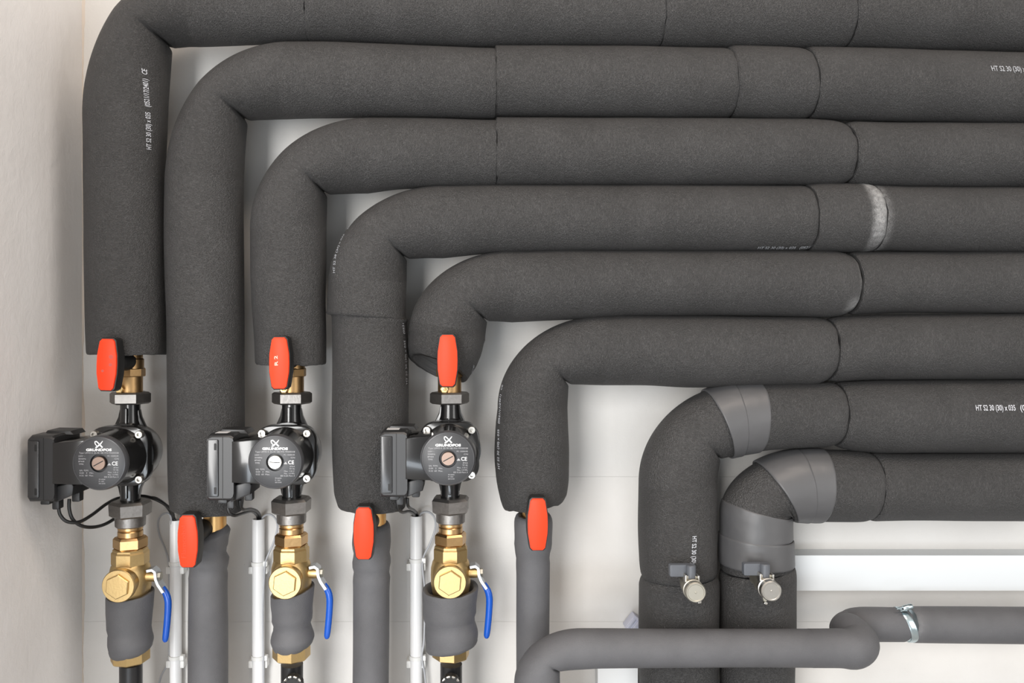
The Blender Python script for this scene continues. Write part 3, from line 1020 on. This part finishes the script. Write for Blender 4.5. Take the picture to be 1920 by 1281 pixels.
def pump(label, ax, yc, dxb, knob, kn_rot, has_label, turn):
    o = (ax - VX, 0, VY - yc)
    t = thing('circulation_pump', label, 'pump', o, GU)
    B = lambda: MB(o)
    # housing with necks
    hb = B()
    hb.lathe([(-46, 36), (-34, 48), (-10, 55), (20, 58), (34, 57)], 'h', n=40)
    for s in (1, -1):
        prof = [(30, 27), (45, 24), (60, 19), (72, 18), (93, 18)]
        prof = [(s * a, r) for a, r in prof]
        hb.lathe(prof if s == 1 else prof[::-1], n=24)
        w = [(-34, s * 30), (-31, s * 44), (-21, s * 66), (-18, s * 80), (18, s * 80), (21, s * 66), (30, s * 46), (33, s * 30)]
        hb.extrude(w if s == -1 else w[::-1], -5, 6, 2)
        hb.box(-3.5, 3.5, 8, 24, min(s * 36, s * 84), max(s * 36, s * 84), 2)
    hb.build('housing', 'cast_black', t, 35)
    # flange with four lobes
    fl = []
    for i in range(72):
        th = 2 * math.pi * i / 72
        fl.append(((54 + 11 * abs(math.sin(2 * th)) ** 2.5) * math.cos(th), (54 + 11 * abs(math.sin(2 * th)) ** 2.5) * math.sin(th)))
    B().extrude(fl, 28, 52, 3).build('flange', 'cast_black', t, 35)
    for sx in (-1, 1):
        for sz in (-1, 1):
            sc = B().lathe([(48, 7.2), (60, 7.2), (61.2, 6.2), (61.2, 3.4), (56, 3.2)], 'h', c=(sx * 40.5, 0, sz * 40.5), n=20, cap1=True).build('flange_screw', 'chrome', t, 40)
    # motor can
    B().lathe([(50, 52), (56, 50.5), (62, 49), (110, 47.5), (118, 47)], 'h', n=56, cap0=False).build('motor', 'cast_black', t, 40)
    # block between motor and control box
    bl = [(-78 + dxb, -38), (-30, -40), (-20, 0), (-30, 38), (-60, 36), (-78 + dxb, 34)]
    B().extrude(bl[::1], 36, 116, 3).build('stator_block', 'cast_black', t, 35)
    # ring and plate
    B().lathe([(112, 47), (118, 47.8), (123, 47), (126.5, 45), (127, 43.5), (124, 43)], 'h', n=64, cap0=False, cap1=False).build('rim', 'ring_grey', t, 40)
    pl = B().lathe([(120, 43.8), (126.2, 43.8), (126.6, 43.2), (126.6, 15.5), (118, 15.0)], 'h', n=64, cap0=True, cap1=True).build('face_plate', 'face_grey', t, 35)
    kb = B().lathe([(117, 11.8), (128, 11.8), (129, 11.0)], 'h', n=36).build('centre_screw', knob, t, 35)
    MB(o, kn_rot).box(-9.5, 9.5, 128.6, 129.15, -0.8, 0.8).build('slot', 'slot_black', kb)
    # lettering
    F = 126.75
    T = lambda s, x, z, w, hh, mat='grey_print', bold=0.0: face_text(s, x, z, w, hh, F, o, pl, mat, bold=bold)
    T('GRUNDFOS', -22, 21.2, 44, 4.0, 'white_print', 0.045)
    # emblem: crossed strokes with a loop
    em = MB((o[0], o[1], o[2]))
    em.strip([(6.6, 38.2), (3.6, 34.2), (0.4, 31.2), (-3.0, 28.4), (-4.6, 27.4), (-6.0, 27.4)], [1.0, 2.0, 2.3, 2.6, 2.4, 1.0], F, F + .2)
    em.strip([(6.4, 27.0), (3.4, 30.2), (1.2, 32.6), (-2.0, 36.0), (-4.4, 37.8), (-6.4, 37.2), (-6.6, 34.6), (-5.2, 32.0), (-3.0, 29.6)], [2.6, 2.4, 1.6, 1.8, 2.0, 2.0, 1.6, 1.5, 1.0], F + .05, F + .25)
    em.build('emblem', 'white_print', pl)
    T('Type UPM3 K 25-70 180 P/N 99200338', -34, 16.6, 68, 2.6)
    for i, s in enumerate(('230V ~', '50/60Hz', 'IP44', 'TF95')):
        T(s, -35 + (0.5 if i == 3 else 0), 11.2 - i * 4.6, (11.5, 13, 10, 8)[i], 2.5)
    T('PC 1550KHR', 15, 11.4, 19, 2.5)
    T('CN', 27, 6.6, 7, 2.4)
    T('CE', 22.5, -3.4, 10, 6.4, 'white_print', 0.01)
    tri = MB(o).add([(14.5, F, -3.4), (21.5, F, -3.4), (18, F, 0.6)], [(0, 1, 2)]).build('mark', 'grey_print', pl)
    for i, (s, w) in enumerate((('IPX4', 8), ('TF 95', 9), ('Max. 110 C', 18), ('Max. 1.0 MPa', 18), ('EEI 0.20 Part 3', 24))):
        T(s, 33.5 - w, -8.6 - i * 4.0, w, 2.4)
    for i, (s, w) in enumerate((('I(A)  P(W)', 15), ('0.04   3   Min.', 24), ('0.52  60  Max.', 24))):
        T(s, -33, -13.4 - i * 4.4, w, 2.5)
    for i, (s, w) in enumerate((('99160584', 11), ('P1 1842', 9), ('0012345', 11))):
        T(s, 0, -28.5 - i * 3.6, w, 2.0)
    # control box
    x0, x1 = -121 + dxb, -75 + dxb
    cb = MB(o)
    def sect(h, d, z0=-70, z1=46):
        return [(x0 + d, h, z0 + d), (x1 - d, h, z0 + d), (x1 - d * .3, h, z0 + 3 + d), (x1, h, z0 + 9 + d), (x1, h, z1 - 9 - d), (x1 - d * .3, h, z1 - 3 - d), (x1 - d - 3, h, z1 - d), (x0 + d + 3, h, z1 - d), (x0, h, z1 - 4 - d), (x0, h, z0 + 4 + d)]
    def back(h, s):
        return [(max(p[0], x0 + s), p[1], p[2]) for p in sect(h, 1)]
    cb.rings([back(24, 35), back(34, 27), back(46, 20), back(66, 1), sect(68, 0), sect(104, 0), sect(108, .6), sect(112, 2.4), sect(114, 5)])
    box = cb.build('control_box', 'plastic_black', t, 28)
    cov = MB(o).box(x0 + 1, x0 + 20, 108, 117, -62, 37, 2.0).build('cover', 'cover_black', box, 35)
    MB(o).box(x0 + 26.5, x0 + 27.6, 112, 114.4, -66, 42).build('groove', 'slot_black', box)
    for za, zb2 in ((19, 31), (-57, -45)):
        MB(o).box(x0 + 13, x0 + 17.5, 115, 117.3, za, zb2, 1).build('slot', 'slot_black', cov)
    if has_label:
        MB(o).box(x0 + 8, x0 + 30, 60, 96, 45.6, 46.3).build('sticker', 'label_paper', box)
    # top lid step
    MB(o).extrude([(x0 + 6, 44), (x1 + 14, 42), (x1 + 8, 49), (x0 + 12, 50)][::-1], 30, 74, 3).build('lid', 'plastic_black', box, 35)
    # lower plug carrier and glands
    pc = [(x1 - 8, -74), (x1 + 26, -60), (x1 + 28, -44), (x1 + 24, -37), (x1 - 2, -44), (x1 - 8, -48)]
    MB(o).extrude(pc, 42, 104, 3).build('plug_carrier', 'plastic_black', box, 30)
    MB(o).box(x1 - 22, x1 - 10, 62, 80, -90, -66, 2).build('plug', 'plastic_black', box, 30)
    MB(o).box(x1 + 4, x1 + 18, 46, 62, -80, -60, 2).build('plug', 'plastic_black', box, 30)
    MB(o).box(x0 + 14, x0 + 30, 70, 100, -77, -66, 2).build('latch', 'plastic_black', box, 30)
    return t, o, x0, x1


pumps = [pump('leftmost black circulation pump, its control box against the plaster wall', 244.5, 848, -8, 'copper_nickel', 0.5, False, 0),
         pump('middle black circulation pump, its bright silver centre screw facing out', 547, 846, 0, 'chrome', -0.05, True, 0),
         pump('rightmost black circulation pump, its centre screw a dull copper brown', 844, 840, 4, 'copper_nickel', 0.5, True, 0)]

# ------------------------------------------------------------------ brass shut-off fittings below the pumps
GB = 'brass fittings below the pumps'


def brass_set(label, ax, dy, collar_label, collar_rows, ctilt0, ctilt1, cwr, pipe_label, slit, seed, capdx):
    o = (ax - VX, 0, VY - (1082 + dy))
    zz = lambda y: 1082 - (VY + (y - VY) / 1.02)
    zl = lambda y: 1082 - y
    t = thing('check_valve', label, 'valve', o, GB)
    MB(o).lathe([(zz(975), 31), (zz(971), 37), (zz(950), 38), (zz(945), 33)], n=6, ph=math.radians(26)).build('union_nut', 'iron_nut', t, 20)
    MB(o).lathe([(zz(994), 25), (zz(992), 27), (zz(972), 27.5)], n=32).build('tail_piece', 'iron_nut', t, 40)
    MB(o).lathe([(zz(1014), 21), (zz(1012), 22.5), (zz(1003), 22.5), (zz(1001), 21), (zz(999), 22.5), (zz(993), 22.5), (zz(991), 20)], n=28).build('thread', 'brass_turned', t, 30)
    MB(o).lathe([(zz(1036), 27), (zz(1033), 30.5), (zz(1017), 30.5), (zz(1013), 27)], n=6, ph=math.radians(18)).build('hex_bushing', 'brass_turned', t, 20)
    MB(o).lathe([(zz(1066), 32), (zz(1064), 33.5), (zz(1043), 33.5), (zz(1040), 31), (zz(1037), 31), (zz(1035), 29)], n=8, ph=math.radians(22)).build('hex_end', 'brass', t, 20)
    MB(o).lathe([(zz(1230), 30), (zz(1140), 30), (zz(1128), 34), (zz(1110), 37), (zz(1095), 37.5), (zz(1080), 37), (zz(1068), 34), (zz(1062), 30)], n=36).build('body', 'brass', t, 40)
    MB(o).lathe([(zz(1252), 31), (zz(1249), 35), (zz(1226), 35), (zz(1222), 32)], n=8, ph=math.radians(12)).build('lower_hex', 'brass', t, 20)
    # front cap
    cz = zl(1083)
    MB(o).lathe([(10, 27), (40, 27), (42, 30), (51, 30), (53, 28.5)], 'h', c=(capdx, 0, cz), n=44).build('cap', 'brass', t, 35)
    MB(o).lathe([(53, 22.5), (57, 22.5), (58.2, 21)], 'h', c=(capdx, 0, cz), n=6, ph=math.radians(25)).build('cap_hex', 'brass', t, 20)
    # lever
    

    MB(o).lathe([(28, 9.5), (50, 9.5)], 'x', c=(0, 6, zl(1079)), n=16).build('stem', 'brass', t, 40)
    pts = [(36, zl(1067)), (46, zl(1065)), (51.5, zl(1069)), (53, zl(1082)), (57, zl(1092)), (67, zl(1107))]
    lev = MB(o).strip(pts, 5.0, -6, 16).build('lever', 'zinc', t)
    MB(o).lathe([(52, 8), (60, 8), (61, 6.5)], 'x', c=(0, 5, zl(1079)), n=6).build('lever_nut', 'dull_nickel', lev, 25)
    path = [(62, 5, zl(1100)), (69, 5, zl(1112)), (72.5, 5, zl(1126)), (72, 5, zl(1150)), (69.5, 5, zl(1180)), (67.5, 5, zl(1197)), (67.2, 5, zl(1202))]
    rad = [5.2, 6.4, 6.6, 6.4, 6.2, 5.6, 3.0]
    path_tube('grip', [(o[0] + a, b, o[2] + c, r) for (a, b, c), r in zip(path, rad)], 'blue_vinyl', lev, n=16, step=5)
    # foam collar
    run = Run(collar_rows, None, None)
    c = thing('foam_collar', collar_label, 'insulation', P(ax, collar_rows[0][0]), 'foam collars round the brass fittings')
    ws_top = run.Lv
    g = sleeve(run, 0, run.Lv, c, 'foam_smooth', round0=(4, 1), round1=(3, 1), tilt0=ctilt0, tilt1=ctilt1, fade=70, wrinkles=[(run.wy(y), a, w, s) for y, a, w, s in cwr], hole=0.86, wob=0.012, seed=seed, jag=0.6)
    # black riser
    p = thing('riser_pipe', pipe_label, 'pipe', (ax - VX, 0, P(0, 1400)[2]), 'black riser pipes at the bottom edge')
    MB((ax - VX + 1, 0, 0)).lathe([(-900, 20.5), (VY - 1245, 20.5)], n=28).build('tube', 'pipe_black', p, 40)
    return t


brass_set('brass check valve with blue lever below the leftmost pump', 244.5, 0,
          'grey foam collar round the leftmost brass valve, creased across the middle',
          [(1223, 207, 280), (1214, 203, 286), (1200, 200, 289), (1185, 200, 286), (1165, 199, 285), (1140, 198, 288), (1112, 198, 290)], (9, -3), (8, -3),
          [(1178, -2.4, 4, 6), (1170, 1.0, 9, 6)], 'black riser pipe under the leftmost brass valve', False, 51, 0)
brass_set('brass check valve with blue lever below the middle pump', 546.5, -6,
          'grey foam collar round the middle brass valve, pinched at half height',
          [(1217, 518, 580), (1208, 511, 587), (1197, 507, 590), (1175, 511, 585), (1150, 509, 586), (1125, 507, 588), (1106, 507, 590)], (8, -2), (11, -3),
          [(1172, -2.6, 6, 2), (1160, 1.2, 8, 2)], 'black riser pipe under the middle brass valve', False, 52, 0)
brass_set('brass check valve with blue lever below the rightmost pump', 845, -7,
          'grey foam collar standing wide open round the rightmost brass valve',
          [(1213, 801, 888), (1206, 799, 894), (1190, 797, 896), (1162, 795, 891), (1135, 793, 893), (1112, 792, 896), (1102, 793, 897)], (7, -1), (3, -4),
          [(1164, -2.2, 7, 3), (1150, 1.2, 9, 3)], 'black riser pipe under the rightmost brass valve', True, 53, 0)

# small round gauges showing at the bottom edge
for ax, lab in ((547, 'chrome-rimmed black knob on the middle riser pipe at the bottom edge'), (844, 'chrome-rimmed black knob on the rightmost riser pipe at the bottom edge')):
    x, _, z = P(ax + 1, 1287, 46)
    o = (x, 0, z)
    t = thing('vent_knob', lab, 'valve', (x, 20, z), 'knobs on the riser pipes')
    MB(o).lathe([(18, 10), (30, 10), (31, 18), (44, 18), (46, 16)], 'h', n=24).build('knob', 'rubber_black', t, 35)
    MB(o).lathe([(44, 18.6), (47, 18.6), (47.5, 17), (46, 14.5)], 'h', n=24, cap0=False, cap1=False).build('rim', 'chrome', t, 40)
    for q in range(5):
        th = math.radians(25 + q * 32)
        MB((o[0] + 15.5 * math.cos(th), 0, o[2] + 15.5 * math.sin(th)), th).box(-1.6, 4.2, 34, 49, -2.0, 2.0, 1).build('rib', 'rubber_black', t, 30)

# ------------------------------------------------------------------ chrome taps on the taped pipes
GT = 'chrome drain taps'


def tap(label, cap_px, turn, knob):
    HC = 132.0
    x, _, z = P(cap_px[0], cap_px[1], HC)
    o = (x, 0, z)
    t = thing('drain_tap', label, 'tap', (x, 66, z), GT)
    MB(o).lathe([(56, 12), (84, 12), (86, 15), (112, 15), (113, 13)], 'h', n=28).build('body', 'dull_nickel', t, 35)
    MB(o).lathe([(108, 16.5), (110, 17.8), (116, 17.8), (117, 16.2), (119, 16.2), (120, 17.6), (130, 17.6), (132, 16), (132, 14.4), (131, 13.5)], 'h', n=36).build('cap', knob, t, 30)
    MB(o).lathe([(130.8, 2.2), (131.6, 1.4)], 'h', n=12).build('centre_mark', knob, t, 40)
    # bonnet and T handle
    MB(o).box(-12, 9, 90, 106, 8, 21, 2).build('bonnet', 'dull_nickel', t, 30)
    MB(o).box(-13, -10, 98, 112, 8, 24, 1).build('stop', 'chrome', t, 30)
    MB(o).box(9, 12, 98, 112, 10, 23, 1).build('stop', 'chrome', t, 30)
    h = MB(o).box(-36, 9, 86, 99, 17, 38, 2).build('handle', 'valve_grey', t, 30)
    MB(o).lathe([(14, 8.5), (37, 8.5), (38.5, 7)], 'z', c=(0, 100, 0), n=24).build('handle_post', 'valve_grey', h, 35)
    # retaining strap below the cap
    MB(o, turn).strip([(4, -14), (9, -22), (13, -27)], 5, 92, 95).build('strap', 'dull_nickel', t)
    MB((o[0], 0, o[2]), turn).box(10, 16, 92, 99, -31, -27, 1).build('strap_clip', 'chrome', t, 30)


tap('chrome drain tap with grey T handle on the left taped pipe', (1305, 1112), 0.1, 'dull_nickel')
tap('chrome drain tap with grey T handle on the right taped pipe', (1447, 1109.5), -0.35, 'chrome')

# ------------------------------------------------------------------ cable conduits, cables and wires
GC = 'white cable conduits on the wall'
HC = WALL + 17


def conduit(label, px, r, ytop, ties, seed):
    x, _, zt = P(px, ytop, HC)
    zb_ = -1490
    t = thing('cable_conduit', label, 'conduit', (x, HC, zb_), GC)
    o = (x, HC, 0)
    m = MB(o)
    m.lathe([(zb_, r), (zt - 1, r), (zt, r - .6), (zt, r - 2), (zt - 40, r - 2.2)], n=28, cap0=True, cap1=True)
    m.build('tube', 'pvc_white', t, 40)
    for y in ties:
        _, _, z = P(px, y, HC)
        MB((x, HC, z)).lathe([(-4, r + .6), (-3.4, r + 2), (3.4, r + 2), (4, r + .6)], n=24, cap0=False, cap1=False).box(r - 1, r + 7, -2, 8, -5, 5, 1.5).build('cable_tie', 'tie_white', t, 35)
        MB((x, HC, z - 14)).box(-r - 7, -r + 2, -17, 4, -7, 7, 1.5).box(r - 2, r + 6, -17, 4, -7, 7, 1.5).build('wall_clip', 'tie_white', t, 35)
    return x, zt


conduit('white conduit left of the crumpled narrow pipe, half hidden by the low red lever', 329.5, 11.5, 975, (1056, 1232), 1)
conduit('white conduit between the crumpled narrow pipe and the middle brass valve', 484.5, 12.3, 973, (1056, 1232), 2)
conduit('white conduit left of the wide open foam collar', 780.5, 12.3, 967, (1050, 1232), 3)


def wire(name, label, cat, pts, r, mat, group):
    q = [P(*p) for p in pts]
    o = path_tube(name, q, mat, None, n=10, step=4, radius=r)
    tag(o, label, cat, group)
    return o


GW = 'black pump cables'
wire('pump_cable', 'black cable looping from the leftmost control box up behind the pump neck', 'cable',
     [(110, 948, 70), (112, 964, 70), (125, 978, 66), (148, 979, 50), (172, 966, 20), (200, 945, -20), (224, 934, -50), (262, 930, -60), (290, 936, -60), (312, 948, -70), (324, 962, -88), (326, 990, HC - 3), (326, 1030, HC - 3)], 3.1, 'cable_black', GW)
wire('pump_cable', 'black cable sagging lowest from the leftmost control box towards the union nut', 'cable',
     [(130, 936, 55), (130, 955, 55), (137, 975, 52), (155, 987, 40), (180, 988, 10), (205, 979, -25), (240, 955, -55), (280, 934, -66), (304, 942, -72), (320, 960, -92), (332, 990, HC + 3), (333, 1030, HC + 3)], 3.2, 'cable_black', GW)
wire('pump_cable', 'black cable curving from the middle control box into its conduit, lower of two', 'cable',
     [(427, 950, 70), (430, 962, 70), (440, 967, 60), (455, 963, 20), (470, 959, -30), (480, 964, -75), (484, 975, HC - 2), (484, 1010, HC - 2)], 2.9, 'cable_black', GW)
wire('pump_cable', 'black cable curving from the middle plug carrier into its conduit, upper of two', 'cable',
     [(450, 938, 55), (451, 950, 52), (458, 956, 35), (472, 955, -25), (484, 961, -75), (488, 975, HC), (488, 1010, HC)], 2.9, 'cable_black', GW)
wire('pump_cable', 'black cable dropping from the rightmost control box into its conduit, lower of two', 'cable',
     [(744, 938, 70), (747, 954, 66), (755, 961, 40), (766, 959, -20), (776, 964, -80), (778, 974, HC - 2), (778, 1010, HC - 2)], 2.9, 'cable_black', GW)
wire('pump_cable', 'black cable dropping from the rightmost plug carrier into its conduit, upper of two', 'cable',
     [(764, 934, 55), (765, 948, 50), (770, 954, 15), (777, 958, -50), (782, 968, HC - 4), (783, 1010, HC)], 2.9, 'cable_black', GW)
GG = 'thin grey sensor wires'
HW = WALL + 8
wire('sensor_wire', 'thin grey wire bowing out left of the leftmost conduit', 'wire',
     [(322, 985, HC + 8), (320, 968, HC + 10), (312, 962, HC + 6), (301, 968, HC), (296, 982, HC - 4), (299, 1004, HC - 4), (310, 1030, HC - 4), (317, 1058, HC), (318, 1100, HC), (317, 1160, HC), (317, 1232, HC), (312, 1250, HC), (302, 1268, HC), (294, 1300, HC)], 1.9, 'wire_grey', GG)
wire('sensor_wire', 'thin grey wire bowing out right of the middle conduit', 'wire',
     [(489, 990, HC), (491, 974, HC), (498, 966, HC + 6), (509, 966, HC + 8), (518, 976, HC + 4), (520, 992, HC), (512, 1020, HC), (501, 1045, HC + 2), (497, 1060, HC + 8), (495, 1090, HC + 6), (493, 1150, HC + 8), (494, 1232, HC + 8), (494, 1300, HC + 6)], 2.0, 'wire_grey', GG)
wire('sensor_wire', 'thin grey wire bowing out right of the conduit by the open collar', 'wire',
     [(785, 990, HC), (787, 968, HC), (793, 961, HC + 6), (805, 961, HC + 8), (815, 972, HC + 4), (816, 992, HC), (806, 1020, HC), (795, 1042, HC + 2), (792, 1060, HC + 8), (795, 1090, HC + 6), (797, 1120, HC + 4), (795, 1200, HC + 6), (791, 1232, HC + 8), (796, 1262, HC + 4), (800, 1300, HC)], 2.0, 'wire_grey', GG)

# ------------------------------------------------------------------ cable ducts and the plug by the wall
def duct(label, x0, x1, z0, z1, h1, vertical, loc):
    t = thing('cable_duct', label, 'duct', loc, 'white cable ducts')
    MB().box(x0, x1, WALL, h1 - 7, z0, z1).build('base', 'duct_white', t)
    q = 1.2
    MB().box(x0 - (q if vertical else 0), x1 + (q if vertical else 0), h1 - 9, h1, z0 - (0 if vertical else q), z1 + (0 if vertical else q), 1.5).build('lid', 'duct_white', t, 30)


zt = P(0, 1043, -70)[2]
zb_ = P(0, 1107, -70)[2]
x0 = P(1380, 0, -70)[0]
duct('white horizontal cable duct on the wall at the right', x0, 2600, zb_, zt, -70, False, (x0, WALL, zb_))
xa, xb2 = P(1122, 0, -80)[0], P(1195, 0, -80)[0]
zt = P(0, 1236, -80)[2]
duct('white vertical cable duct at the bottom edge beside the taped pipe', xa, xb2, -1490, zt, -80, True, (xa, WALL, -1490))

x, _, z = P(1190, 1172, -98)
t = thing('wall_plug', 'pale grey ribbed plug peeking out behind the left taped pipe', 'plug', (x, -98, z))
o = (x, -98, z)
MB(o, math.radians(-38)).box(-14, 14, -20, 6, -16, 16, 2).build('body', 'plug_grey', t, 30)
for i in range(3):
    MB(o, math.radians(-38)).box(-13 + i * 10, -8 + i * 10, 5, 10, -16, 15, 1).build('rib', 'plug_grey', t, 30)
MB(o, math.radians(-38)).box(-16, 16, 6, 12, 12, 17, 1).build('crossbar', 'plug_grey', t, 30)
